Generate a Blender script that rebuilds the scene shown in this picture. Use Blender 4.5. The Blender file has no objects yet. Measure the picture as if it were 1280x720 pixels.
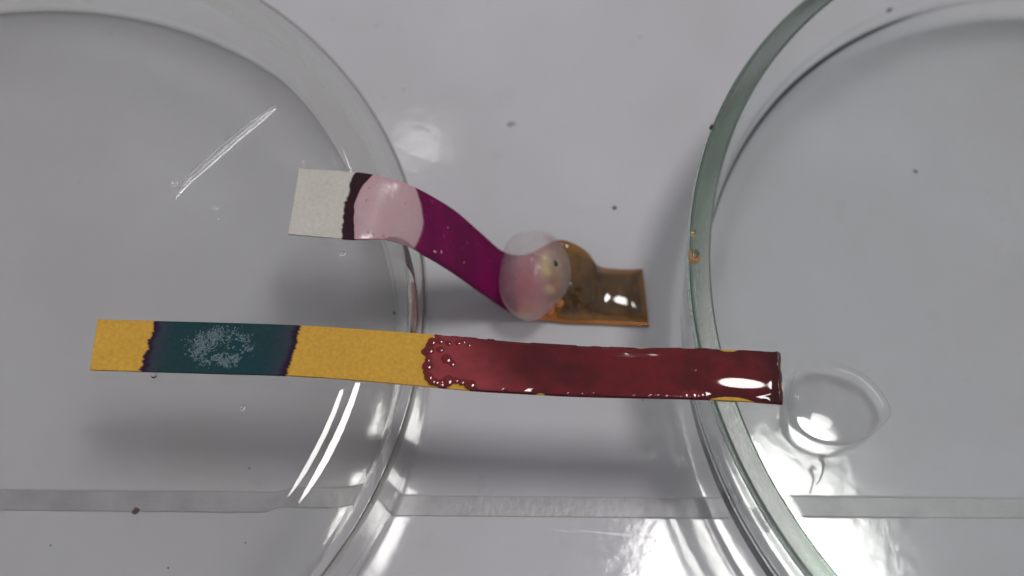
import bpy, bmesh, math, random
import numpy as np
from mathutils import Vector, Matrix

S = 0.001                      # everything below is written in millimetres
sc = bpy.context.scene
COL = sc.collection

# ------------------------------------------------------------------ camera
pitch, roll = math.radians(25.904), math.radians(4.700)
cam_d = bpy.data.cameras.new('camera'); cam = bpy.data.objects.new('camera', cam_d)
COL.objects.link(cam); sc.camera = cam
fw = Vector((0, math.sin(pitch), -math.cos(pitch))); rt = Vector((1, 0, 0)); up = rt.cross(fw)
r2 = rt * math.cos(roll) + up * math.sin(roll); u2 = up * math.cos(roll) - rt * math.sin(roll)
M = Matrix((r2, u2, -fw)).transposed().to_4x4(); M.translation = Vector((0, 0, 122.95 * S))
cam.matrix_world = M
cam_d.sensor_width = 36; cam_d.lens = 36 * 1566.8 / 1280
cam_d.clip_start = 0.005; cam_d.clip_end = 50
cam_d.dof.use_dof = True; cam_d.dof.focus_distance = 0.117; cam_d.dof.aperture_fstop = 20.0

# ------------------------------------------------------------------ light
w = bpy.data.worlds.new('World'); sc.world = w; w.use_nodes = True
w.node_tree.nodes['Background'].inputs[0].default_value = (0.985, 0.98, 1.0, 1)
w.node_tree.nodes['Background'].inputs[1].default_value = 0.315

def ceiling_lamp(name, tx, ty, wx, wy, rad, height=2.0, colour=(1, 0.985, 0.96)):
    """rectangular ceiling fitting, seen from the bench at the slopes tx, ty"""
    d = bpy.data.lights.new(name, 'AREA'); d.shape = 'ELLIPSE'
    d.size = wx * height; d.size_y = wy * height
    d.energy = rad * math.pi * d.size * d.size_y * math.pi / 4; d.color = colour
    o = bpy.data.objects.new(name, d); COL.objects.link(o)
    o.location = (tx * (height + 0.123), ty * (height + 0.123), height)   # 0.123 m: the eye's own height
    return o
ceiling_lamp('ceiling_panel', 0.218, 0.225, 0.215, 0.280, 24)
ceiling_lamp('ceiling_tube', -0.096, 0.628, 0.050, 0.009, 26)

sc.view_settings.view_transform = 'Standard'; sc.view_settings.look = 'None'
sc.view_settings.exposure = 0.15; sc.view_settings.gamma = 1.0
sc.view_settings.use_curve_mapping = False
cy = sc.cycles
cy.use_denoising = True
cy.max_bounces = 16; cy.transmission_bounces = 16; cy.glossy_bounces = 8; cy.transparent_max_bounces = 24
cy.caustics_reflective = True; cy.caustics_refractive = True
cy.sample_clamp_indirect = 40.0; cy.adaptive_threshold = 0.02; cy.blur_glossy = 0.3

# ------------------------------------------------------------------ helpers
rnd = random.Random(7); rng = np.random.default_rng(11)
def lin(c):
    c = np.asarray(c, float) / 255.0
    return np.where(c <= 0.04045, c / 12.92, ((c + 0.055) / 1.055) ** 2.4)
def alb(*c):                                  # pigment from a displayed colour under this light
    return np.minimum(lin(c) / 0.60, 0.92)
def vnoise(x, y, seed=0):
    x = np.asarray(x, float); y = np.asarray(y, float)
    xi = np.floor(x).astype(np.int64); yi = np.floor(y).astype(np.int64)
    fx = x - xi; fy = y - yi; fx = fx * fx * (3 - 2 * fx); fy = fy * fy * (3 - 2 * fy)
    def h(a, b):
        n = (a * 374761393 + b * 668265263 + seed * 1442695041) & 0x7fffffff
        n = ((n ^ (n >> 13)) * 1274126177) & 0x7fffffff
        return ((n ^ (n >> 16)) & 0xffff) / 65535.0
    return (h(xi, yi) * (1 - fx) + h(xi + 1, yi) * fx) * (1 - fy) + (h(xi, yi + 1) * (1 - fx) + h(xi + 1, yi + 1) * fx) * fy
def fbm(x, y, seed=0, o=4):
    t = 0; a = 0.5; n = 0
    for k in range(o):
        t = t + a * vnoise(x * 2 ** k, y * 2 ** k, seed + k * 17); n += a; a *= 0.5
    return t / n
def sstep(a, b, x):
    t = np.clip((x - a) / (b - a), 0, 1); return t * t * (3 - 2 * t)
def mixc(a, b, t):
    t = np.asarray(t)[..., None]; return a * (1 - t) + b * t

def mesh_obj(name, verts, faces, mat, parent=None, smooth=True, cols=None):
    me = bpy.data.meshes.new(name)
    me.from_pydata([tuple(v) for v in np.asarray(verts, float) * S], [], faces)
    if cols is not None:
        a = me.color_attributes.new('pigment', 'FLOAT_COLOR', 'POINT')
        c = np.ones((len(me.vertices), 4), np.float32); c[:, :np.shape(cols)[1]] = cols
        a.data.foreach_set('color', c.ravel())
    if smooth: me.polygons.foreach_set('use_smooth', [True] * len(me.polygons))
    me.validate(); me.update()
    o = bpy.data.objects.new(name, me); COL.objects.link(o)
    if mat: me.materials.append(mat)
    if parent: o.parent = parent
    return o
def tag(o, label=None, cat=None, group=None, kind=None):
    for k, v in (('label', label), ('category', cat), ('group', group), ('kind', kind)):
        if v: o[k] = v
    return o
def thing(name, label, cat, group=None, loc=(0, 0, 0)):
    o = bpy.data.objects.new(name, None); COL.objects.link(o); o.empty_display_size = 0.005
    o.location = Vector(loc) * S
    return tag(o, label, cat, group)

# ------------------------------------------------------------------ materials
def new_mat(name):
    m = bpy.data.materials.new(name); m.use_nodes = True
    nt = m.node_tree; nt.nodes.clear()
    out = nt.nodes.new('ShaderNodeOutputMaterial')
    return m, nt, out
def N(nt, typ, **kw):
    n = nt.nodes.new(typ)
    for k, v in kw.items():
        if k in n.inputs: n.inputs[k].default_value = v
        else: setattr(n, k, v)
    return n
def bump_from(nt, height, strength, dist):
    b = N(nt, 'ShaderNodeBump'); b.inputs['Strength'].default_value = strength; b.inputs['Distance'].default_value = dist
    nt.links.new(height, b.inputs['Height']); return b.outputs['Normal']
def noise(nt, scale, detail=3, rough=0.55, coord='Object', vec=None):
    n = N(nt, 'ShaderNodeTexNoise'); n.inputs['Scale'].default_value = scale
    n.inputs['Detail'].default_value = detail; n.inputs['Roughness'].default_value = rough
    if vec is None:
        tc = N(nt, 'ShaderNodeTexCoord'); vec = tc.outputs[coord]
    nt.links.new(vec, n.inputs['Vector']); return n
def ramp(nt, src, stops):
    r = N(nt, 'ShaderNodeValToRGB'); e = r.color_ramp.elements
    while len(e) < len(stops): e.new(0.5)
    for k, (p, c) in enumerate(stops):
        e[k].position = p; e[k].color = (*c, 1) if len(c) == 3 else c
    nt.links.new(src, r.inputs[0]); return r.outputs[0]

def glazed_tile():
    m, nt, out = new_mat('glazed_tile')
    p = N(nt, 'ShaderNodeBsdfPrincipled'); nt.links.new(p.outputs[0], out.inputs[0])
    n1 = noise(nt, 38, 4)
    c = ramp(nt, n1.outputs[0], [(0.30, tuple(alb(151, 149, 152))), (0.70, tuple(alb(159, 158, 164)))])
    n2 = noise(nt, 230, 5, 0.65)
    c2 = ramp(nt, n2.outputs[0], [(0.24, (0.88, 0.87, 0.85)), (0.38, (1, 1, 1))])
    mx = N(nt, 'ShaderNodeMix', data_type='RGBA', blend_type='MULTIPLY'); mx.inputs[0].default_value = 0.8
    nt.links.new(c, mx.inputs[6]); nt.links.new(c2, mx.inputs[7]); nt.links.new(mx.outputs[2], p.inputs['Base Color'])
    n3 = noise(nt, 520, 3, 0.6)
    rr = ramp(nt, n3.outputs[0], [(0.3, (0.055,) * 3), (0.75, (0.11,) * 3)]); nt.links.new(rr, p.inputs['Roughness'])
    tc = N(nt, 'ShaderNodeTexCoord'); mp = N(nt, 'ShaderNodeMapping'); mp.inputs['Rotation'].default_value = (0, 0, 0.9); mp.inputs['Scale'].default_value = (60, 2600, 1)
    nt.links.new(tc.outputs['Object'], mp.inputs[0]); ns = noise(nt, 1.0, 2, 0.5, vec=mp.outputs[0])
    sr = ramp(nt, ns.outputs[0], [(0.70, (0,) * 3), (0.76, (0.16,) * 3)])
    sm = N(nt, 'ShaderNodeMath', operation='ADD'); nt.links.new(rr, sm.inputs[0]); nt.links.new(sr, sm.inputs[1]); nt.links.new(sm.outputs[0], p.inputs['Roughness'])
    n4 = noise(nt, 700, 2, 0.5); n5 = noise(nt, 60, 2, 0.5)
    ad = N(nt, 'ShaderNodeMath', operation='MULTIPLY_ADD'); nt.links.new(n5.outputs[0], ad.inputs[0]); ad.inputs[1].default_value = 0.5
    nt.links.new(n4.outputs[0], ad.inputs[2])
    nt.links.new(bump_from(nt, ad.outputs[0], 0.09, 0.00012), p.inputs['Normal'])
    return m
def grout():
    m, nt, out = new_mat('grout')
    p = N(nt, 'ShaderNodeBsdfPrincipled'); nt.links.new(p.outputs[0], out.inputs[0])
    n1 = noise(nt, 300, 4)
    nt.links.new(ramp(nt, n1.outputs[0], [(0.3, tuple(alb(124, 122, 125))), (0.7, tuple(alb(137, 135, 139)))]), p.inputs['Base Color'])
    p.inputs['Roughness'].default_value = 0.36
    nt.links.new(bump_from(nt, noise(nt, 1500, 3).outputs[0], 0.4, 0.0001), p.inputs['Normal'])
    return m
def glass(name, absorb, density, ior=1.49, rough=0.0, wave=0.0):
    m, nt, out = new_mat(name)
    g = N(nt, 'ShaderNodeBsdfGlass'); g.inputs['IOR'].default_value = ior; g.inputs['Roughness'].default_value = rough
    nt.links.new(g.outputs[0], out.inputs[0])
    if density:
        v = N(nt, 'ShaderNodeVolumeAbsorption'); v.inputs['Color'].default_value = (*absorb, 1); v.inputs['Density'].default_value = density
        nt.links.new(v.outputs[0], out.inputs['Volume'])
    if wave:
        nt.links.new(bump_from(nt, noise(nt, 90, 2).outputs[0], wave, 0.0004), g.inputs['Normal'])
    return m
def ground_glass(name, absorb, density, r0, r1, white, gloss, grain):
    m, nt, out = new_mat(name)
    g = N(nt, 'ShaderNodeBsdfGlass'); g.inputs['IOR'].default_value = 1.49; g.inputs['Color'].default_value = (0.97, 1.0, 0.97, 1)
    n = noise(nt, 3400, 4, 0.75); nl = noise(nt, 160, 3, 0.6)
    nt.links.new(ramp(nt, nl.outputs[0], [(0.3, (r0,) * 3), (0.7, (r1,) * 3)]), g.inputs['Roughness'])
    nb = bump_from(nt, n.outputs[0], grain, 0.00005); nt.links.new(nb, g.inputs['Normal'])
    d = N(nt, 'ShaderNodeBsdfDiffuse'); d.inputs[0].default_value = (0.70, 0.78, 0.69, 1); t = N(nt, 'ShaderNodeBsdfTranslucent'); t.inputs[0].default_value = (0.76, 0.84, 0.74, 1)
    m1 = N(nt, 'ShaderNodeMixShader'); m1.inputs[0].default_value = 0.5; nt.links.new(d.outputs[0], m1.inputs[1]); nt.links.new(t.outputs[0], m1.inputs[2])
    m2 = N(nt, 'ShaderNodeMixShader'); nt.links.new(ramp(nt, nl.outputs[0], [(0.3, (white * 0.5,) * 3), (0.7, (white,) * 3)]), m2.inputs[0])
    nt.links.new(g.outputs[0], m2.inputs[1]); nt.links.new(m1.outputs[0], m2.inputs[2])
    gl = N(nt, 'ShaderNodeBsdfGlossy'); gl.inputs['Roughness'].default_value = 0.34; nt.links.new(nb, gl.inputs['Normal'])
    m3 = N(nt, 'ShaderNodeMixShader'); m3.inputs[0].default_value = gloss; nt.links.new(m2.outputs[0], m3.inputs[1]); nt.links.new(gl.outputs[0], m3.inputs[2])
    nt.links.new(m3.outputs[0], out.inputs[0])
    v = N(nt, 'ShaderNodeVolumeAbsorption'); v.inputs['Color'].default_value = (*absorb, 1); v.inputs['Density'].default_value = density
    nt.links.new(v.outputs[0], out.inputs['Volume'])
    return m
def pigment(name, rough, grain_scale=2500, *a_, thin=0.0, **k_):
    m = pigment_base(name, rough, grain_scale, *a_, **k_)
    if thin:                                   # soaked paper lets some light through
        nt = m.node_tree; out = nt.nodes['Material Output']; src = out.inputs[0].links[0].from_socket
        mx = [n for n in nt.nodes if n.type == 'MIX'][0]
        t = N(nt, 'ShaderNodeBsdfTranslucent'); nt.links.new(mx.outputs[2], t.inputs[0])
        ms = N(nt, 'ShaderNodeMixShader'); ms.inputs[0].default_value = thin
        nt.links.new(src, ms.inputs[1]); nt.links.new(t.outputs[0], ms.inputs[2]); nt.links.new(ms.outputs[0], out.inputs[0])
    return m
def pigment_base(name, rough, grain_scale=2500, grain=0.25, bump=0.3, spec=0.5, grain_dist=0.00004, rough_var=0.0, coat=0.0, sub=0.0):
    m, nt, out = new_mat(name)
    p = N(nt, 'ShaderNodeBsdfPrincipled'); nt.links.new(p.outputs[0], out.inputs[0])
    a = N(nt, 'ShaderNodeVertexColor', layer_name='pigment')
    n = noise(nt, grain_scale, 3, 0.6)
    g = ramp(nt, n.outputs[0], [(0.3, (1 - grain,) * 3), (0.7, (1 + 0 * grain,) * 3)])
    mx = N(nt, 'ShaderNodeMix', data_type='RGBA', blend_type='MULTIPLY'); mx.inputs[0].default_value = 1
    nt.links.new(a.outputs[0], mx.inputs[6]); nt.links.new(g, mx.inputs[7]); nt.links.new(mx.outputs[2], p.inputs['Base Color'])
    p.inputs['Roughness'].default_value = rough; p.inputs['Specular IOR Level'].default_value = spec
    p.inputs['Coat Weight'].default_value = coat; p.inputs['Coat Roughness'].default_value = 0.04
    if bump: nt.links.new(bump_from(nt, n.outputs[0], bump, grain_dist), p.inputs['Normal'])
    return m
def plain(name, c, rough=0.5, bump_scale=0):
    m, nt, out = new_mat(name)
    p = N(nt, 'ShaderNodeBsdfPrincipled'); nt.links.new(p.outputs[0], out.inputs[0])
    n = noise(nt, 3000, 3)
    c = np.asarray(c); nt.links.new(ramp(nt, n.outputs[0], [(0.3, tuple(c * 0.75)), (0.7, tuple(np.minimum(c * 1.15, 0.95)))]), p.inputs['Base Color'])
    p.inputs['Roughness'].default_value = rough
    return m

GREEN = (0.58, 0.80, 0.68)
MT = dict(
    tile=glazed_tile(), grout=grout(),
    slab=plain('bench_slab', (0.35, 0.34, 0.33), 0.7),
    dish_l=glass('clear_glass', (0.62, 0.63, 0.57), 90, wave=0.05),
    dish_r=glass('green_glass', GREEN, 36, wave=0.05),
    rim=ground_glass('ground_glass', GREEN, 18, 0.06, 0.22, 0.09, 0.05, 0.5),
    water=glass('water', (1, 1, 1), 0, ior=1.33),
    paper=pigment('test_paper', 0.85, 2600, 0.20, 0.5, 0.25, thin=0.12),
    purple=pigment('dyed_paper', 0.45, 2600, 0.12, 0.25, 0.22, thin=0.12),
    red=pigment('red_liquid', 0.05, 900, 0.25, 0.0, 0.46),
    pink=pigment('pink_wet_film', 0.22, 1200, 0.06, 0.15, 0.5),
    brown=pigment('brown_liquid', 0.05, 700, 0.22, 0.03, 0.55),
    crystal=plain('crystal_flakes', (0.23, 0.31, 0.34), 0.6),
    dark=plain('dark_grit', (0.035, 0.032, 0.03), 0.7),
    rust=plain('brown_grit', (0.12, 0.045, 0.03), 0.6),
    smear=plain('grey_smear', (0.33, 0.33, 0.32), 0.6),
    amber=glass('amber_residue', (0.95, 0.62, 0.18), 1300, ior=1.36, rough=0.12),
)

# ------------------------------------------------------------------ bench with its two tiles
def rounded_box(name, x0, x1, y0, y1, z0, z1, r, mat, parent, rot, seg=3):
    bm = bmesh.new(); bmesh.ops.create_cube(bm, size=1)
    for v in bm.verts:
        v.co = Vector(((x0 + x1) / 2 + v.co.x * (x1 - x0), (y0 + y1) / 2 + v.co.y * (y1 - y0), (z0 + z1) / 2 + v.co.z * (z1 - z0)))
    if r:
        bmesh.ops.bevel(bm, geom=[e for e in bm.edges if all(v.co.z > z1 - 1e-6 for v in e.verts)] + [], offset=r, segments=seg, affect='EDGES', profile=0.5)
    R = Matrix.Rotation(rot, 4, 'Z')
    for v in bm.verts: v.co = (R @ v.co) * S
    me = bpy.data.meshes.new(name); bm.to_mesh(me); bm.free()
    me.materials.append(mat)
    o = bpy.data.objects.new(name, me); COL.objects.link(o)
    if r:
        for f in me.polygons: f.use_smooth = f.normal.z < 0.999
    if parent: o.parent = parent
    return o
ROT = math.atan(0.0755)
# in the rotated frame the joint runs along x, its edges at these heights
ya, yb = 34.25 * math.cos(ROT), 36.25 * math.cos(ROT)
bench = rounded_box('bench_top', -200, 200, -150, 260, -24, -8.05, 0, MT['slab'], None, ROT); tag(bench, kind='structure')
rounded_box('tile', -198, 198, yb, 258, -8, 0, 0.2, MT['tile'], bench, ROT)
rounded_box('tile', -198, 198, -148, ya, -8, 0, 0.2, MT['tile'], bench, ROT)
rounded_box('grout', -198, 198, ya + 0.003, yb - 0.003, -8, -0.035, 0, MT['grout'], bench, ROT)

# ------------------------------------------------------------------ glass dishes
def arc(cx, cz, r, a0, a1, n):
    return [(cx + r * math.cos(math.radians(a0 + (a1 - a0) * k / n)), cz + r * math.sin(math.radians(a0 + (a1 - a0) * k / n))) for k in range(n + 1)]
def lathe(name, prof, centre, mats, matfn=None, seg=224):
    verts = []; faces = []; fm = []
    n = len(prof)
    idx = []
    for (r, z) in prof:
        if r < 1e-6: idx.append([len(verts)]); verts.append((0, 0, z))
        else:
            idx.append(list(range(len(verts), len(verts) + seg)))
            for k in range(seg):
                a = 2 * math.pi * k / seg; verts.append((r * math.cos(a), r * math.sin(a), z))
    for i in range(n - 1):
        A, B = idx[i], idx[i + 1]
        for k in range(seg):
            k2 = (k + 1) % seg
            if len(A) == 1: f = (A[0], B[k2], B[k])
            elif len(B) == 1: f = (A[k], A[k2], B[0])
            else: f = (A[k], A[k2], B[k2], B[k])
            faces.append(f); fm.append(matfn(prof[i], prof[i + 1]) if matfn else 0)
    me = bpy.data.meshes.new(name); me.from_pydata([tuple(c * S for c in v) for v in verts], [], faces)
    for m in mats: me.materials.append(m)
    me.polygons.foreach_set('material_index', fm)
    bm = bmesh.new(); bm.from_mesh(me); bmesh.ops.recalc_face_normals(bm, faces=bm.faces); bm.to_mesh(me); bm.free()
    me.polygons.foreach_set('use_smooth', [True] * len(me.polygons))
    me.set_sharp_from_angle(angle=math.radians(32))
    o = bpy.data.objects.new(name, me); COL.objects.link(o); o.location = Vector(centre) * S
    return o
H = 17.0
LC = (-52.88, 47.38, 0.0); RC = (64.61, 56.73, 0.0)
# upside-down dish: flat plate on top, round shoulder, straight wall standing on its rim
prof_l = [(0, H)] + [(r, H) for r in (12, 24, 33, 38.9)] + arc(39.2, H - 5.8, 5.8, 90, 0, 20) + [(45.0, 10.8), (45.05, 8), (45.1, 3), (45.12, 1.3)] \
    + arc(44.2, 1.0, 0.95, 0, -180, 8) + [(43.25, 1.3), (43.25, 3), (43.12, 8.5), (43.1, 9.9)] + arc(38.2, H - 6.8, 4.9, 0, 90, 20) + [(r, H - 1.9) for r in (37.9, 30, 20, 10)] + [(0, H - 1.9)]
dish_l = lathe('glass_dish', prof_l, LC, [MT['dish_l']])
tag(dish_l, 'clear glass dish turned upside down at the left under both strips', 'dish')
# upright dish: thick wall with a flat ground rim
bow = lambda r: 0.8 * (r / 40) ** 2                      # the floor is bowed a little, lowest in the middle
prof_r = [(r, 0.06 + bow(r)) for r in (0, 8, 16, 24, 32, 38, 42)] + arc(43.6, 4.05, 3.1, -80, 0, 10) + [(46.75, 4.6), (47.3, 9), (47.9, 14), (48.12, H - 0.8), (48.15, H - 0.55), (47.95, H - 0.15), (47.75, H - 0.01), (47.65, H)] \
    + [(46.1, H), (45.9, H - 0.15), (45.85, H - 0.4), (45.6, 13), (45.2, 8), (45.1, 7.4)] + arc(41.0, 7.1, 4.1, 0, -85, 12) + [(r, 2.1 + bow(r)) for r in (39, 32, 24, 16, 8, 0)]
def rim_mat(a, b):
    if a[1] > H - 0.16 and b[1] > H - 0.3: return 1
    return 0
dish_r = lathe('glass_dish', prof_r, RC, [MT['dish_r'], MT['rim']], rim_mat)
tag(dish_r, 'greenish thick glass dish standing open with flat ground rim at the right', 'dish')

# ------------------------------------------------------------------ strips
def catmull(P, t):
    P = np.asarray(P, float); n = len(P)
    i = np.clip(np.floor(t).astype(int), 0, n - 2); f = (t - i)[:, None]
    p0 = P[np.maximum(i - 1, 0)]; p1 = P[i]; p2 = P[i + 1]; p3 = P[np.minimum(i + 2, n - 1)]
    return 0.5 * (2 * p1 + (p2 - p0) * f + (2 * p0 - 5 * p1 + 4 * p2 - p3) * f * f + (3 * p1 - p0 - 3 * p2 + p3) * f ** 3)
class Strip:
    """a ribbon between two edge curves; run = a coordinate along it, v = 0 far edge .. 1 near edge"""
    def __init__(s, far, near, run, crown=0.0, n=640, nv=56):
        t = np.linspace(0, len(far) - 1, n)
        A = catmull(far, t); B = catmull(near, t)
        s.run = np.interp(t, np.arange(len(run)), run)
        v = np.linspace(0, 1, nv); s.v = v
        P = A[:, None, :] * (1 - v)[None, :, None] + B[:, None, :] * v[None, :, None]
        du = np.gradient(P, axis=0); dv = np.gradient(P, axis=1)
        nn = np.cross(dv, du); nn /= np.linalg.norm(nn, axis=2, keepdims=True)
        P = P + nn * (crown * 4 * v * (1 - v))[None, :, None]
        s.P, s.N = P, nn; s.n, s.nv = n, nv
        s.R = np.repeat(s.run[:, None], nv, 1); s.V = np.repeat(v[None, :], n, 0)
        s.L = np.concatenate([[0], np.cumsum(np.linalg.norm(np.diff(P[:, nv // 2], axis=0), axis=1))])[:, None].repeat(nv, 1)
        s.W = np.linalg.norm(P[:, 0] - P[:, -1], axis=1)[:, None].repeat(nv, 1)
    def paper(s, name, th, mat, cols, parent):
        n, nv = s.n, s.nv
        top = (s.P + s.N * th / 2).reshape(-1, 3); bot = (s.P - s.N * th / 2).reshape(-1, 3)
        o = n * nv; F = []
        for i in range(n - 1):
            for j in range(nv - 1):
                a = i * nv + j; F.append((a, a + 1, a + nv + 1, a + nv)); F.append((o + a, o + a + nv, o + a + nv + 1, o + a + 1))
        for i in range(n - 1):
            a = i * nv; F.append((a, a + nv, o + a + nv, o + a)); a += nv - 1; F.append((a, o + a, o + a + nv, a + nv))
        for j in range(nv - 1):
            F.append((j, o + j, o + j + 1, j + 1)); a = (n - 1) * nv + j; F.append((a, a + 1, o + a + 1, o + a))
        c = cols.reshape(-1, 3)
        ob = mesh_obj(name, np.concatenate([top, bot]), F, mat, parent, True, np.concatenate([c, c]))
        ob.data.set_sharp_from_angle(angle=math.radians(50))
        return ob
    def film(s, name, hgt, mat, cols, parent, th, floor=-0.06):
        """a liquid layer lying on the paper: hgt in mm above its face, negative = none"""
        keep = hgt > floor * 0.99
        n, nv = s.n, s.nv
        P = s.P + s.N * (th / 2 + np.maximum(hgt, floor))[..., None]
        ids = -np.ones((n, nv), int)
        cell = keep[:-1, :-1] | keep[1:, :-1] | keep[:-1, 1:] | keep[1:, 1:]
        use = np.zeros((n, nv), bool)
        for di in (0, 1):
            for dj in (0, 1): use[di:n - 1 + di, dj:nv - 1 + dj] |= cell
        ids[use] = np.arange(use.sum())
        F = [(ids[i, j], ids[i, j + 1], ids[i + 1, j + 1], ids[i + 1, j]) for i, j in zip(*np.nonzero(cell))]
        return mesh_obj(name, P[use], [tuple(int(k) for k in f) for f in F], mat, parent, True, cols[use])
    def at(s, run, v, lift=0.0):
        i = int(np.argmin(np.abs(s.run - run))); j = int(round(v * (s.nv - 1)))
        return s.P[i, j] + s.N[i, j] * lift, s.N[i, j]

def menis(d, r, t):
    k = np.clip(d / r, 0, 1); return np.where(d > 0, t * np.sqrt(1 - (1 - k) ** 2), -0.06)

# ---- yellow strip lying across the two dishes
yx = [-37.51, -32.5, -26, -19.2, -13.3, -7.5, -2.8, 1.7, 6.4, 12.2, 17.35, 21.3, 25.15]
yfar = [44.72, 45.0, 45.4, 45.75, 45.88, 45.93, 45.95, 45.95, 46.06, 46.35, 46.68, 46.87, 46.88]
ynear = [39.77, 40.05, 40.42, 40.80, 40.88, 40.85, 40.83, 40.98, 41.13, 41.45, 41.74, 41.90, 41.92]
TH = 0.26
zz = H + TH / 2 + 0.01
sag = [0, 0, 0, 0, 0, -0.02, -0.12, -0.2, -0.2, -0.08, 0, 0.0, 0.02]
far = [(x, y, zz + d) for x, y, d in zip(yx, yfar, sag)]
near = [(x + (0.36 if k == 0 else 0.17 if k == len(yx) - 1 else 0.2), y, zz + d) for k, (x, y, d) in enumerate(zip(yx, ynear, sag))]
ys = Strip(far, near, yx, 0.0, 900, 72)
R, V = ys.R, ys.V
yel = alb(186, 145, 59); yel2 = alb(178, 136, 55)
c = mixc(yel, yel2, fbm(R * 0.5, V * 4, 3))
c = mixc(c, alb(176, 132, 64), 0.5 * sstep(0.55, 0.8, fbm(R * 4, V * 18, 9)))
j1 = -32.6 + 0.55 * (0.5 - V) * 1.2 + (fbm(V * 7, R * 0 + 3, 5) - 0.5) * 0.6 + (vnoise(V * 34, R * 0, 8) - 0.5) * 0.25
j2 = -19.35 + 0.62 * (0.5 - V) * 1.6 + (fbm(V * 6, R * 0 + 9, 6) - 0.5) * 0.6 + (vnoise(V * 34, R * 0, 4) - 0.5) * 0.25
inside = sstep(-0.06, 0.16, R - j1) * sstep(-0.06, 0.16, j2 - R)
e = np.minimum(R - j1, j2 - R)
teal = mixc(alb(30, 54, 53), alb(18, 52, 61), fbm(R * 0.5, V * 2.5, 21))
teal = mixc(teal, alb(52, 50, 62), 0.8 * sstep(3.2, 0.6, e + 0.7 * fbm(R * 0.7, V * 3, 31)))
teal = mixc(teal, alb(38, 22, 46), sstep(0.95, 0.35, e + 0.35 * (fbm(V * 6, R, 13) - 0.5)))
teal = mixc(teal, alb(24, 14, 26), 0.7 * sstep(0.35, 0.1, e))
c = mixc(c, teal, inside)
c = mixc(c, alb(110, 20, 26), sstep(-7.2, -6.6, R) * 0.0)
yellow = thing('test_strip', 'long yellow paper strip with teal patch and wet red half bridging both dishes', 'test strip', None, (-5, 43.5, H))
def under(parent, *objs):
    for o in objs: o.matrix_parent_inverse = Matrix.Translation(-parent.location)

# red liquid on its right half
uL = -7.55 + 0.75 * (np.abs(V - 0.42) * 2.1) ** 3 + 0.28 * np.sin(V * 13 + 0.6) + 0.12 * np.sin(V * 31) + (fbm(V * 5, V * 0, 41) - 0.5) * 0.4
vm = V * ys.W; dist = (R - uL) * 0.8
edge_far = vm + 0.04 - 0.22 * sstep(0.60, 0.80, fbm(R * 0.9, V * 0, 51)); edge_near = ys.W - vm + 0.04 - 0.18 * sstep(0.60, 0.80, fbm(R * 1.1, V * 0 + 7, 55))
rim_d = np.minimum(edge_far, edge_near)
for (cx, cv, rx, rv) in ((-4.35, 1.06, 1.15, 0.17), (12.3, -0.02, 0.65, 0.035), (20.3, -0.03, 1.0, 0.07), (20.4, 1.05, 2.1, 0.115), (3.2, 1.02, 0.4, 0.035)):
    q = np.sqrt(((R - cx) / rx) ** 2 + ((V - cv) / rv) ** 2) - 1 + 0.16 * (fbm(R * 2.5, V * 9, 61) - 0.5)
    dist = np.minimum(dist, q * min(rx, rv * 5))
dist = np.minimum(dist, 25.08 - R + 0.10 * np.sin(V * 17) + 0.06)
dist_in = dist.copy()
hred = menis(dist, 0.62, 0.24)
on = sstep(0.0, 0.7, dist)
hred = hred + on * 0.16 * (fbm(R * 0.16, V * 0.7, 71, 2) - 0.5)
dx = (R - 20.6) / 4.3; dv = (V - 0.58) / 0.36
hred = hred + on * 0.27 * np.clip(1 - dx * dx - dv * dv, 0, 1) ** 0.8
hred = hred + on * 0.045 * np.exp(-((V - 0.13) / 0.055) ** 2) * np.exp(-((R - 11.2) / 2.6) ** 4)
hred = hred + on * 0.30 * np.exp(-((R - 24.7) / 0.55) ** 2) * (0.6 + 0.9 * fbm(R * 1.8, V * 7, 77))
wid_ = 0.16 + np.where(V < 0.5, 0.55 * np.exp(-((R - 11.2) / 3.0) ** 2), 0.0); k_ = np.clip((rim_d + 0.02) / wid_, 0, 1); hred = np.where(rim_d > 0.0, (hred + 0.06) * np.sqrt(1 - (1 - k_) ** 2) - 0.06, -0.06); dist = np.minimum(dist, rim_d + 0.25)
cr = mixc(alb(86, 13, 21), alb(68, 9, 15), sstep(0.35, 0.7, fbm(R * 0.30, V * 1.6, 81)))
cr = mixc(cr, alb(126, 46, 52), 0.85 * sstep(2.2, -4.0, R + 2.2 * (V < 0) + 4.5 * (0.55 - V)))  # paler left part: broad reflection of bright surroundings painted into the pigment
cr = mixc(cr, alb(60, 8, 14), 0.6 * np.exp(-(((R - 3.4 - 0.5 * V) / 3.4) ** 2 + ((V - 0.42) / 0.28) ** 2)))
cr = mixc(cr, alb(46, 6, 10), 0.8 * sstep(22.6, 24.8, R + 1.2 * fbm(R, V * 4, 87)))
cr = mixc(cr, alb(62, 8, 16), 0.6 * sstep(0.7, 0.05, dist))
c = mixc(c, alb(84, 16, 20), sstep(-0.02, 0.05, np.where(rim_d < 0.12, dist_in, dist_in - 0.05)))
paper_y = ys.paper('paper', TH, MT['paper'], c, yellow)
red = ys.film('red_liquid_film', hred, MT['red'], cr, yellow, TH)
red['label'] = 'glossy dark red liquid covering the right half of the strip'
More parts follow.
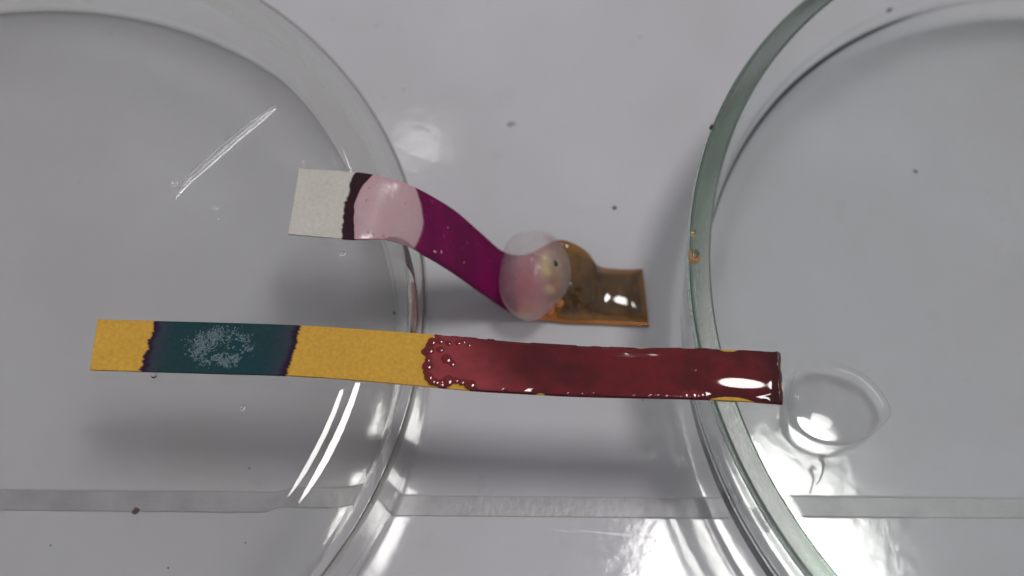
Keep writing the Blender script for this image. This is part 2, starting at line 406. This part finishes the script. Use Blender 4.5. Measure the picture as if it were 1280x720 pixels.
# small beads of the liquid at its left edge
def dome(name, pos, nrm, r, h, mat, parent, col=None, seg=14, rings=5, ang=0.0, asp=1.0):
    nrm = Vector(nrm); q = nrm.to_track_quat('Z', 'Y').to_matrix()
    vs = [(0, 0, h)]; F = []
    for i in range(1, rings + 1):
        a = math.pi / 2 * i / rings
        for k in range(seg):
            b = 2 * math.pi * k / seg
            x, y = r * math.sin(a) * math.cos(b), r * math.sin(a) * math.sin(b) * asp
            vs.append((x * math.cos(ang) - y * math.sin(ang), x * math.sin(ang) + y * math.cos(ang), h * math.cos(a)))
    for k in range(seg): F.append((0, 1 + k, 1 + (k + 1) % seg))
    for i in range(rings - 1):
        for k in range(seg):
            a = 1 + i * seg + k; b = 1 + i * seg + (k + 1) % seg; F.append((a, a + seg, b + seg, b))
    F.append(tuple(1 + (rings - 1) * seg + k for k in reversed(range(seg))))
    vs = [tuple(q @ Vector(v) + Vector(pos)) for v in vs]
    cols = None if col is None else np.repeat(np.asarray(col)[None], len(vs), 0)
    return mesh_obj(name, vs, F, mat, parent, True, cols)
beads = [(-7.0, 0.16, .34), (-6.3, 0.13, .26), (-7.15, 0.33, .38), (-6.2, 0.30, .30), (-5.55, 0.16, .24), (-7.2, 0.50, .26), (-7.2, 0.63, .40),
         (-7.05, 0.83, .38), (-6.75, 0.90, .34), (-6.4, 0.91, .30), (-5.95, 0.90, .24), (-5.35, 0.87, .42), (-4.6, 0.84, .28), (-4.0, 0.87, .25),
         (-3.2, 0.90, .46), (-2.3, 0.94, .2), (-5.6, 0.47, .42), (-5.1, 0.54, .34), (-4.6, 0.12, .24), (-3.6, 0.16, .22), (16.2, 0.93, .32), (16.9, 0.91, .36), (17.7, 0.92, .3),
         (-4.1, 0.1, .2), (-2.9, 0.12, .18), (-1.5, 0.94, .18), (24.2, 0.25, .26), (23.9, 0.45, .24)]
for (r_, v_, s_) in beads:
    p_, n_ = ys.at(r_, v_, TH / 2 + 0.19)
    dome('bead', p_, n_, s_ * 1.25, s_ * 0.26, MT['red'], red, alb(92, 20, 26), asp=rnd.uniform(.8, 1.2), ang=rnd.uniform(0, 3))
# pale crystals in a ring on the teal patch
vs = []; F = []
cnt = 0
while cnt < 2600:
    a = rnd.uniform(0, 2 * math.pi); q = abs(rnd.gauss(0.78, 0.22))
    r_ = -25.9 + 2.55 * q * math.cos(a); v_ = 0.50 + 0.36 * q * math.sin(a)
    if not 0.06 < v_ < 0.93: continue
    dens = float(fbm(np.array(r_ * 1.6), np.array(v_ * 7.5), 91)); dens2 = float(fbm(np.array(r_ * 4.5), np.array(v_ * 22), 95))
    bias = 0.06 * math.cos(a + 2.4)
    if dens * 0.6 + dens2 * 0.4 + bias < 0.47 + rnd.uniform(-.05, .05): continue
    p_, n_ = ys.at(r_, v_, TH / 2)
    s_ = 0.022 + 0.07 * rnd.random() ** 2.2; b = rnd.uniform(0, 6.28); L = rnd.uniform(1, 2.0)
    k = len(vs); dxy = (math.cos(b), math.sin(b))
    px, py = p_[0] + rnd.uniform(-.04, .04), p_[1] + rnd.uniform(-.04, .04)
    vs += [(px + dxy[0] * s_ * L, py + dxy[1] * s_ * L, p_[2] + 0.004), (px - dxy[1] * s_ * .6, py + dxy[0] * s_ * .6, p_[2] + 0.004),
           (px - dxy[0] * s_ * L, py - dxy[1] * s_ * L, p_[2] + 0.004), (px + dxy[1] * s_ * .6, py - dxy[0] * s_ * .6, p_[2] + 0.004), (px, py, p_[2] + 0.02 + s_ * rnd.uniform(.3, 1))]
    F += [(k, k + 1, k + 4), (k + 1, k + 2, k + 4), (k + 2, k + 3, k + 4), (k + 3, k, k + 4)]; cnt += 1
cryst = mesh_obj('crystal_residue', vs, F, MT['crystal'], yellow, False)
tag(cryst, 'pale crystals dried in a ring on the teal patch', kind='stuff')
under(yellow, paper_y, red, cryst)

# ---- white, purple and brown strip drooping off the left dish
pfar = [(-21.65, 62.39, 17.15), (-17.27, 62.45, 17.15), (-15.32, 62.45, 17.15), (-13.33, 62.2, 17.1), (-10.99, 61.98, 16.5), (-8.66, 61.94, 14.6), (-6.29, 62.0, 11.8), (-3.77, 61.62, 8.5), (-1.13, 61.0, 5.8),
        (1.35, 61.6, 4.6), (3.7, 63.1, 4.9), (4.94, 63.45, 5.0), (6.44, 63.22, 4.6), (7.87, 63.02, 3.2), (9.21, 62.6, 1.2), (11.64, 62.74, 0.6), (14.11, 63.01, 0.5)]
pnear = [(-21.64, 55.1, 17.15), (-16.3, 55.08, 17.15), (-14.41, 55.22, 17.1), (-12.6, 55.68, 16.5), (-10.38, 55.91, 14.8), (-8.12, 56.14, 12.2), (-5.76, 56.26, 9.0), (-2.85, 56.19, 5.0), (0.05, 55.96, 1.7),
         (1.9, 56.0, 0.6), (4.4, 56.0, 0.4), (5.7, 55.96, 0.35), (7.17, 56.0, 0.3), (8.46, 56.07, 0.3), (9.58, 56.12, 0.3), (11.91, 56.19, 0.3), (15.02, 56.33, 0.3)]
prun = [37.0, 43.0, 45.5, 48, 51, 54, 57, 60, 63, 66, 69, 70.3, 72, 73.5, 74.8, 77.5, 80.7]
PT = 0.22
ps = Strip(pfar, pnear, prun, 0.0, 760, 72)
dipz = 0.55 * np.exp(-((ps.R - 77.5) / 3.2) ** 2) * np.sin(np.pi * ps.V)
ps.P = ps.P + np.stack([0 * dipz, 0 * dipz, dipz], -1) * 0.6
R, V = ps.R, ps.V
white = mixc(alb(175, 171, 164), alb(168, 163, 156), fbm(R * .8, V * 5, 101))
white = mixc(white, alb(120, 116, 110), 0.6 * sstep(0.80, 0.86, fbm(R * 6, V * 40, 103)))
b1 = 44.3 - 1.7 * np.sqrt(np.clip(V / 0.75, 0, 1)) + (fbm(V * 6, V * 0, 105) - 0.5) * 0.28 + (vnoise(V * 30, V * 0, 106) - 0.5) * 0.2
b2 = 47.6 - 3.7 * sstep(-0.25, 0.55, V) + (fbm(V * 5, V * 0, 107) - 0.5) * 0.4
b3 = 52.8 - 1.1 * (2 * V - 0.9) ** 2 + (fbm(V * 4, V * 0, 108) - 0.5) * 0.3
maroon = mixc(alb(44, 4, 24), alb(24, 2, 12), fbm(R * 2, V * 9, 109))
purp = mixc(alb(102, 8, 66), alb(88, 8, 58), sstep(0.3, 0.7, fbm(R * .7, V * 3, 111)))
purp = mixc(purp, alb(64, 6, 40), 0.6 * sstep(0.88, 1.0, V))
purp = mixc(purp, alb(150, 60, 120), 0.5 * sstep(0.77, 0.85, fbm(R * 3, V * 14, 113)))
brn = mixc(alb(108, 74, 38), alb(88, 60, 36), fbm(R * .8, V * 4, 115))
brn = mixc(brn, alb(146, 88, 36), sstep(0.80, 0.97, V) * 0.9)
brn = mixc(brn, alb(128, 96, 46), 0.7 * np.exp(-(((R - 70.5) / 1.6) ** 2 + ((V - 0.22) / 0.22) ** 2)))
brn = mixc(brn, alb(138, 86, 40), 0.8 * sstep(79.5, 80.5, R))
und = mixc(alb(150, 70, 90), alb(206, 122, 86), sstep(0.6, 1.0, V))
c = mixc(white, maroon, sstep(0, 0.22, R - b1))
c = mixc(c, alb(146, 112, 116), sstep(0, 0.5, R - b2))
c = mixc(c, purp, sstep(-0.25, 0.25, R - b3))
c = mixc(c, und, sstep(63.2, 65.5, R + 1.2 * (fbm(R, V * 4, 117) - .5)))
c = mixc(c, brn, sstep(67.6, 69.4, R + 1.6 * (fbm(R, V * 5, 119) - .5)))
pst = thing('test_strip', 'white paper strip dyed purple then brown drooping off the left dish to the bench', 'test strip', None, (-5, 59, 0))
paper_p = ps.paper('paper', PT, MT['purple'], c, pst)
# pale pink wet film
dp = np.minimum(np.minimum(R - b2, b3 - R) * 0.95, np.minimum(V, 1 - V) * ps.W + 0.02)
hp = menis(dp, 0.9, 0.10) + sstep(0, .4, dp) * 0.03 * (fbm(R * 1.2, V * 5, 121) - 0.5)
cp = mixc(alb(154, 128, 133), alb(147, 121, 126), fbm(R * .7, V * 4, 123))
cp = mixc(cp, alb(156, 120, 128), sstep(.6, .1, dp))
pink = ps.film('wet_film', hp, MT['pink'], cp, pst, PT); pink['label'] = 'pale pink wet film on the strip where it bends over the dish'
for (r_, v_, s_) in ((46.2, .22, .20), (45.9, .42, .22), (50.6, .32, .16), (46.6, .93, .18), (47.8, .95, .22), (48.6, .93, .15), (54.2, .86, .26), (55.0, .80, .2), (57.8, .72, .13), (55.8, .35, .12), (46.0, .9, .16)):
    p_, n_ = ps.at(r_, v_, PT / 2 + 0.06)
    dome('bead', p_, n_, s_, s_ * .5, MT['pink'], pink, alb(150, 112, 120), asp=.6, ang=rnd.uniform(0, 3), seg=10, rings=4)
# brown liquid standing on the end
db = np.minimum(np.minimum(R - 69.2 - 1.0 * np.abs(V - .45), 80.62 - R) * 0.85, np.minimum(V * ps.W - 0.06, (0.955 - 0.02 * sstep(72, 76, R) - V) * ps.W))
db = db + 0.30 * (fbm(R * .4, V * 2, 131, 2) - .5)
hb = menis(db, 1.9, 0.40) + sstep(0, .8, db) * (0.05 * (fbm(R * .3, V * 1.2, 133) - .5))
hb = hb + sstep(0, .8, db) * 0.20 * np.exp(-(((R - 77) / 3.6) ** 2 + ((V - .58) / .36) ** 2))
hb = hb + sstep(0, .7, db) * 0.30 * (fbm(R * 1.1, V * 5, 139, 2) - .45) * sstep(75, 72.5, R)
hb = hb + sstep(0, .9, db) * 0.22 * np.exp(-((R - 74.0) / 1.4) ** 2) * sstep(1.0, 0.5, V)
cb = mixc(alb(84, 60, 33), alb(66, 47, 28), sstep(0.0, 1.1, db))
cb = mixc(cb, alb(84, 62, 44), 0.6 * sstep(.5, .75, fbm(R * 1.2, V * 5, 135)))
cb = mixc(cb, alb(112, 82, 40), 0.8 * np.exp(-(((R - 70.2) / 1.8) ** 2 + ((V - 0.2) / 0.25) ** 2)))
cb = mixc(cb, alb(116, 78, 36), 0.9 * sstep(0.95, 0.0, db + 1.1 * (fbm(R * .7, V * 3, 137) - .5)))
bl = ps.film('brown_liquid', hb, MT['brown'], cb, pst, PT); bl['label'] = 'glossy dark brown liquid pooled on the end of the strip'
for (r_, v_, s_) in ((71.2, .52, .34), (70.6, .62, .26), (72.0, .60, .22)):
    p_, n_ = ps.at(r_, v_, PT / 2 + 0.35); dome('bead', p_, n_, s_, s_ * .7, MT['brown'], bl, alb(96, 88, 66))
# crumpled, stained bits where the bubble meets the liquid
for (r_, v_, s_, hh, cc_) in ((69.6, .30, .55, .5, (150, 124, 66)), (69.2, .46, .42, .6, (40, 26, 20)), (70.3, .42, .5, .5, (112, 72, 50)), (68.7, .60, .6, .45, (162, 134, 88)),
                              (69.9, .60, .45, .5, (92, 58, 44)), (68.4, .36, .5, .5, (168, 150, 98)), (70.1, .76, .6, .4, (166, 104, 50)), (69.0, .86, .7, .35, (176, 108, 66)), (69.3, .16, .5, .4, (124, 74, 78))):
    p_, n_ = ps.at(r_, v_, PT / 2 - 0.05); dome('lump', p_, n_, s_, hh, MT['brown'], bl, alb(*cc_), asp=rnd.uniform(.6, 1.3), ang=rnd.uniform(0, 3))
under(pst, paper_p, pink, bl)

# ------------------------------------------------------------------ milky bubble sitting on the strip
def bubble_material():
    m, nt, out = new_mat('milky_bubble')
    tc = N(nt, 'ShaderNodeTexCoord')
    n = noise(nt, 260, 3, .55, vec=tc.outputs['Object'])
    a = N(nt, 'ShaderNodeVertexColor', layer_name='pigment')
    mul = N(nt, 'ShaderNodeMix', data_type='RGBA', blend_type='MULTIPLY'); mul.inputs[0].default_value = 1
    nt.links.new(a.outputs[0], mul.inputs[6]); nt.links.new(ramp(nt, n.outputs[0], [(.3, (.88,) * 3), (.7, (1,) * 3)]), mul.inputs[7])
    d = N(nt, 'ShaderNodeBsdfDiffuse'); t = N(nt, 'ShaderNodeBsdfTranslucent'); tr = N(nt, 'ShaderNodeBsdfTransparent')
    nt.links.new(mul.outputs[2], d.inputs[0]); nt.links.new(mul.outputs[2], t.inputs[0])
    m1 = N(nt, 'ShaderNodeMixShader'); m1.inputs[0].default_value = .45
    nt.links.new(d.outputs[0], m1.inputs[1]); nt.links.new(t.outputs[0], m1.inputs[2])
    m2 = N(nt, 'ShaderNodeMixShader')
    ma = N(nt, 'ShaderNodeMath', operation='MULTIPLY'); nt.links.new(a.outputs[1], ma.inputs[0])
    nt.links.new(ramp(nt, n.outputs[0], [(.25, (.8,) * 3), (.75, (1.0,) * 3)]), ma.inputs[1]); nt.links.new(ma.outputs[0], m2.inputs[0])
    nt.links.new(tr.outputs[0], m2.inputs[1]); nt.links.new(m1.outputs[0], m2.inputs[2])
    gl = N(nt, 'ShaderNodeBsdfGlossy'); gl.inputs['Roughness'].default_value = .25
    m3 = N(nt, 'ShaderNodeMixShader'); m3.inputs[0].default_value = .012
    nt.links.new(m2.outputs[0], m3.inputs[1]); nt.links.new(gl.outputs[0], m3.inputs[2])
    nt.links.new(m3.outputs[0], out.inputs[0])
    return m
BC = np.array([2.0, 59.55, 4.4]); rad = np.array([3.65, 5.15, 3.9])
bub = thing('bubble', 'milky translucent bubble sitting on the purple strip beside its brown end', 'bubble', None, BC)
vs = []; F = []; cc = []
nu, nvv = 64, 40
for i in range(nvv + 1):
    a = math.pi * i / nvv
    for k in range(nu):
        b = 2 * math.pi * k / nu
        q = np.array([math.sin(a) * math.cos(b), math.sin(a) * math.sin(b), math.cos(a)])
        wob = 1 + (0.05 * math.sin(2 * b + 0.6) + 0.04 * math.sin(3 * b + 1) + 0.025 * math.sin(5 * b + 2) + 0.05 * math.cos(b + 0.7)) * math.sin(a) + 0.03 * math.sin(4 * a + b)
        pnt = q * rad * wob
        pnt[2] = max(pnt[2], -3.6)
        vs.append(pnt)
        col = alb(186, 178, 178)
        def blob(dx, dy, sx, sy): return math.exp(-(((pnt[0] - dx) / sx) ** 2 + ((pnt[1] - dy) / sy) ** 2)) * (1 if q[2] > -.2 else 0)
        ye, mv, pk, tn = blob(1.15, -.9, .75, 1.5), blob(1.7, 2.6, .9, .8), blob(-.6, -3.2, 2.6, 1.4), blob(2.4, -1.9, .9, 1.2)
        col = mixc(col, alb(200, 184, 136), np.array(min(1, .95 * ye)))
        col = mixc(col, alb(150, 108, 122), np.array(.85 * mv))
        col = mixc(col, alb(172, 116, 124), np.array(.7 * pk))
        col = mixc(col, alb(176, 132, 100), np.array(.7 * tn))
        col = np.append(col, min(.9, .27 + .05 * pnt[1] * -1 * .5 + .45 * ye + .30 * mv + .25 * tn + .22 * float(fbm(np.array(pnt[0] * .8 + 9), np.array(pnt[1] * .6 + 4), 201))))
        cc.append(col)
for i in range(nvv):
    for k in range(nu):
        a = i * nu + k; b = i * nu + (k + 1) % nu; F.append((a, a + nu, b + nu, b))
shell = mesh_obj('shell', vs, F, bubble_material(), bub, True, np.array(cc))
dome('speck', (2.2, -.35, 3.36), (0.3, 0, 1), .45, .2, MT['dark'], bub, seg=9, rings=3, asp=.75, ang=.8)

# ------------------------------------------------------------------ water
def water_blob(name, outline, z, hfun, label, cat='water drop', rings=26, sub=8, mat=None):
    P = np.array(outline, float); n = len(P)
    t = np.linspace(0, n, n * sub, endpoint=False)
    i = t.astype(int); f = (t - i)[:, None]
    p0, p1, p2, p3 = P[(i - 1) % n], P[i % n], P[(i + 1) % n], P[(i + 2) % n]
    B = 0.5 * (2 * p1 + (p2 - p0) * f + (2 * p0 - 5 * p1 + 4 * p2 - p3) * f * f + (3 * p1 - p0 - 3 * p2 + p3) * f ** 3)
    c0 = P.mean(0); m = len(B); zf = z if callable(z) else (lambda x, y: z)
    vs = [(c0[0], c0[1], zf(*c0) + hfun(c0[0], c0[1], 0))]; F = []
    for k in range(1, rings + 1):
        q = 1 - (1 - k / rings) ** 1.5
        for b in B:
            pt = c0 + (b - c0) * q
            vs.append((pt[0], pt[1], zf(pt[0], pt[1]) + hfun(pt[0], pt[1], q)))
    for k in range(m): F.append((0, 1 + k, 1 + (k + 1) % m))
    for r_ in range(rings - 1):
        for k in range(m):
            a = 1 + r_ * m + k; b = 1 + r_ * m + (k + 1) % m; F.append((a, a + m, b + m, b))
    k0 = len(vs) - 1; l0 = 1 + (rings - 1) * m          # underside: the same rings laid on the glass
    vs.append((c0[0], c0[1], zf(*c0)))
    low = [l0 + k for k in range(m)]
    for q in (0.85, 0.6, 0.3):
        st = len(vs)
        for b in B:
            pt = c0 + (b - c0) * q; vs.append((pt[0], pt[1], zf(pt[0], pt[1])))
        for k in range(m): F.append((low[k], st + k, st + (k + 1) % m, low[(k + 1) % m]))
        low = [st + k for k in range(m)]
    for k in range(m): F.append((k0 + 1, low[(k + 1) % m], low[k]))
    o = mesh_obj(name, vs, F, mat or MT['water'], None, True)
    return tag(o, label, cat)
def hdrop(x, y, q):
    base = max(0, 1 - q ** 3.0) * 0.26
    d = math.hypot((x - 33.1) / 4.3, (y - 46.9) / 3.8) + 0.05 * math.sin(3 * math.atan2(y - 46.9, x - 33.1) + 0.8)
    return base + 0.30 * max(0, 1 - max(0, d) ** 2.4) ** 0.95 * (1 - q ** 6)
floor_z = lambda x, y: 2.112 + bow(math.hypot(x - RC[0], y - RC[1]))
drop_out = [(30.2, 51.2), (32.0, 52.6), (35.4, 52.6), (38.2, 51.2), (39.9, 48.6), (39.5, 46.9), (37.0, 44.7), (33.6, 43.6), (30.5, 44.6), (29.2, 47.2)]
water_blob('water_drop', drop_out, floor_z, hdrop, 'large clear water drop in the right dish beyond the red strip tip')
cl = [(-33.05, 57.9), (-32.2, 60.0), (-30.6, 62.4), (-28.3, 65.5), (-26.2, 68.1), (-24.95, 69.5)]
wd = [0.10, 0.35, 0.48, 0.45, 0.38, 0.16]
lft = []; rgt = []
for k, (x, y) in enumerate(cl):
    a = cl[max(k - 1, 0)]; b = cl[min(k + 1, len(cl) - 1)]; L = math.hypot(b[0] - a[0], b[1] - a[1]); nx, ny = -(b[1] - a[1]) / L, (b[0] - a[0]) / L
    lft.append((x + nx * wd[k], y + ny * wd[k])); rgt.append((x - nx * wd[k], y - ny * wd[k]))
def ribbon_drop(name, lft, rgt, z, h, label):
    n = 90; t = np.linspace(0, len(lft) - 1, n)
    A = catmull([(x, y, 0) for x, y in lft], t); B = catmull([(x, y, 0) for x, y in rgt], t)
    m = 13; vs = []; F = []
    for i in range(n):
        taper = math.sqrt(max(0.0, 1 - (2 * i / (n - 1) - 1) ** 8))
        for j in range(m):
            v = j / (m - 1); p = A[i] * (1 - v) + B[i] * v
            vs.append((p[0], p[1], z + h * taper * math.sqrt(max(0, 1 - (2 * v - 1) ** 2)) + (0 if 0 < j < m - 1 else 0)))
    for i in range(n - 1):
        for j in range(m - 1):
            a = i * m + j; F.append((a, a + m, a + m + 1, a + 1))
    k0 = len(vs)
    for i in range(n):
        vs.append((A[i][0], A[i][1], z)); vs.append((B[i][0], B[i][1], z))
    for i in range(n - 1):
        a = k0 + 2 * i; F.append((a, a + 1, a + 3, a + 2))
    o = mesh_obj(name, vs, F, MT['water'], None, True); return tag(o, label, 'water streak')
ribbon_drop('water_streak', lft, rgt, H + 0.01, 0.28, 'long thin streak of water on top of the left dish')
for (x, y, r_, lab) in ((-31.42, 39.75, .28, 'tiny water droplet at the near edge of the teal patch on the left dish'),
                        (-23.06, 37.43, .32, 'tiny water droplet on the left dish well in front of the teal patch'),
                        (-28.96, 57.38, .34, 'tiny water droplet on the left dish between water streak and yellow strip'),
                        (-16.28, 53.6, .34, 'tiny water droplet just in front of the white end of the purple strip'),
                        (-33.4, 59.6, .38, 'tiny water droplet beside the lower end of the water streak'),
                        (-21.4, 63.2, .26, 'tiny water droplet at the far corner of the white strip end')):
    o = dome('water_droplet', (x, y, H + .01), (0, 0, 1), r_, r_ * .55, MT['water'], None, asp=.8, ang=rnd.uniform(0, 3), seg=18, rings=7)
    tag(o, lab, 'water droplet', 'water droplets on the left dish')

# ------------------------------------------------------------------ residue and dirt
o = dome('residue_drop', (17.05, 58.85, H + .005), (0, 0, 1), .34, .3, MT['amber'], None, asp=1.5); tag(o, 'small amber residue drop on the right dish rim, the upper of two', 'residue', 'amber drops on the rim')
o = dome('residue_drop', (17.15, 56.4, H + .005), (0, 0, 1), .62, .5, MT['amber'], None, asp=1.3); tag(o, 'larger amber residue drop on the right dish rim, the lower of two', 'residue', 'amber drops on the rim')
def grit(name, x, y, z, r, mat, label, cat, asp=1.0, ang=0.0, h=.5):
    n = 11; vs = [(x, y, z + r * h)]; F = []
    for q, hh in ((.6, .75), (1.0, 0.0)):
        for k in range(n):
            b = 2 * math.pi * k / n; rr = r * q * rnd.uniform(.7, 1.15)
            px, py = rr * math.cos(b), rr * math.sin(b) * asp
            vs.append((x + px * math.cos(ang) - py * math.sin(ang), y + px * math.sin(ang) + py * math.cos(ang), z + r * h * hh))
    for k in range(n):
        F.append((0, 1 + k, 1 + (k + 1) % n)); F.append((1 + k, 1 + n + k, 1 + n + (k + 1) % n, 1 + (k + 1) % n))
    F.append(tuple(1 + n + k for k in reversed(range(n))))
    o = mesh_obj(name, vs, F, mat, None, True)
    return tag(o, label, cat) if label else o
grit('grit', -1.56, 80.87, .004, .55, MT['smear'], 'grey smudge on the bench between the dishes near the top', 'speck', .6, .3, .12)
grit('grit', 10.78, 70.77, .004, .28, MT['dark'], 'dark speck on the bench above the brown strip end', 'speck', .8)
grit('grit', -35.21, 31.61, .004, .42, MT['rust'], 'reddish brown grain under the left dish near the tile joint', 'speck', .9)
grit('grit', -10.3, 55.4, .004, .30, MT['dark'], 'black grain at the right edge of the left dish between the strips', 'speck', .9)
grit('grit', 41.2, 98.7, 5.2, .62, MT['dark'], 'dark fleck in the right dish at the very top', 'speck', .45, .6, .3)
grit('grit', 44.5, 77.3, 2.52, .28, MT['dark'], 'dark speck on the floor of the right dish', 'speck', .7)
grit('grit', 18.75, 71.35, H - .1, .42, MT['dark'], 'black chip on the outer rim of the right dish', 'speck', .5, 1.1)
# a small grey squiggle of fibre in the right dish
cl = [(33.0, 42.2), (32.75, 42.5), (32.4, 42.2), (32.7, 41.5), (32.6, 40.7), (32.3, 39.9), (31.9, 39.3)]
wd = [.08, .15, .2, .16, .10, .09, .04]
vs = []; F = []
t = np.linspace(0, len(cl) - 1, 40); C3 = catmull([(x, y, 0) for x, y in cl], t); W3 = np.interp(t, range(len(wd)), wd); T3 = np.gradient(C3, axis=0); T3 /= np.linalg.norm(T3, axis=1)[:, None]
for i in range(40):
    nx, ny = -T3[i][1], T3[i][0]
    for k in range(6):
        b = 2 * math.pi * k / 6; vs.append((C3[i][0] + nx * W3[i] * math.cos(b), C3[i][1] + ny * W3[i] * math.cos(b), floor_z(C3[i][0], C3[i][1]) + W3[i] * .4 + W3[i] * .4 * math.sin(b)))
for i in range(39):
    for k in range(6):
        a = i * 6 + k; b = i * 6 + (k + 1) % 6; F.append((a, a + 6, b + 6, b))
tag(mesh_obj('fibre', vs, F, MT['smear'], None, True), 'short grey squiggle of fibre below the water drop in the right dish', 'fibre')
# scattered dust nobody would count
vs = []; F = []
dust = [(-24.16, 93.76), (-42.69, 27.53), (-23.55, 29.04), (-30.99, 26.29), (-24.84, 36.88), (-49.71, 88.42), (-16.78, 83.07), (-14.58, 84.42)]
for k in range(16):
    dust.append((rnd.uniform(-60, 66), rnd.uniform(24, 112)))
for (x, y) in dust:
    r_ = rnd.choice((.06, .08, .10, .13)); k0 = len(vs); n = 6
    dr = math.hypot(x - RC[0], y - RC[1]); z = 2.112 + bow(dr) if dr < 39 else .004
    if 39 <= dr < 50: continue
    vs.append((x, y, z + r_ * .5))
    for k in range(n):
        b = 2 * math.pi * k / n; rr = r_ * rnd.uniform(.6, 1.3); vs.append((x + rr * math.cos(b), y + rr * math.sin(b), z))
    for k in range(n): F.append((k0, k0 + 1 + k, k0 + 1 + (k + 1) % n))
tag(mesh_obj('dust', vs, F, MT['dark'], None, False), 'fine dark dust specks scattered over bench and dish floor', 'dust', kind='stuff')
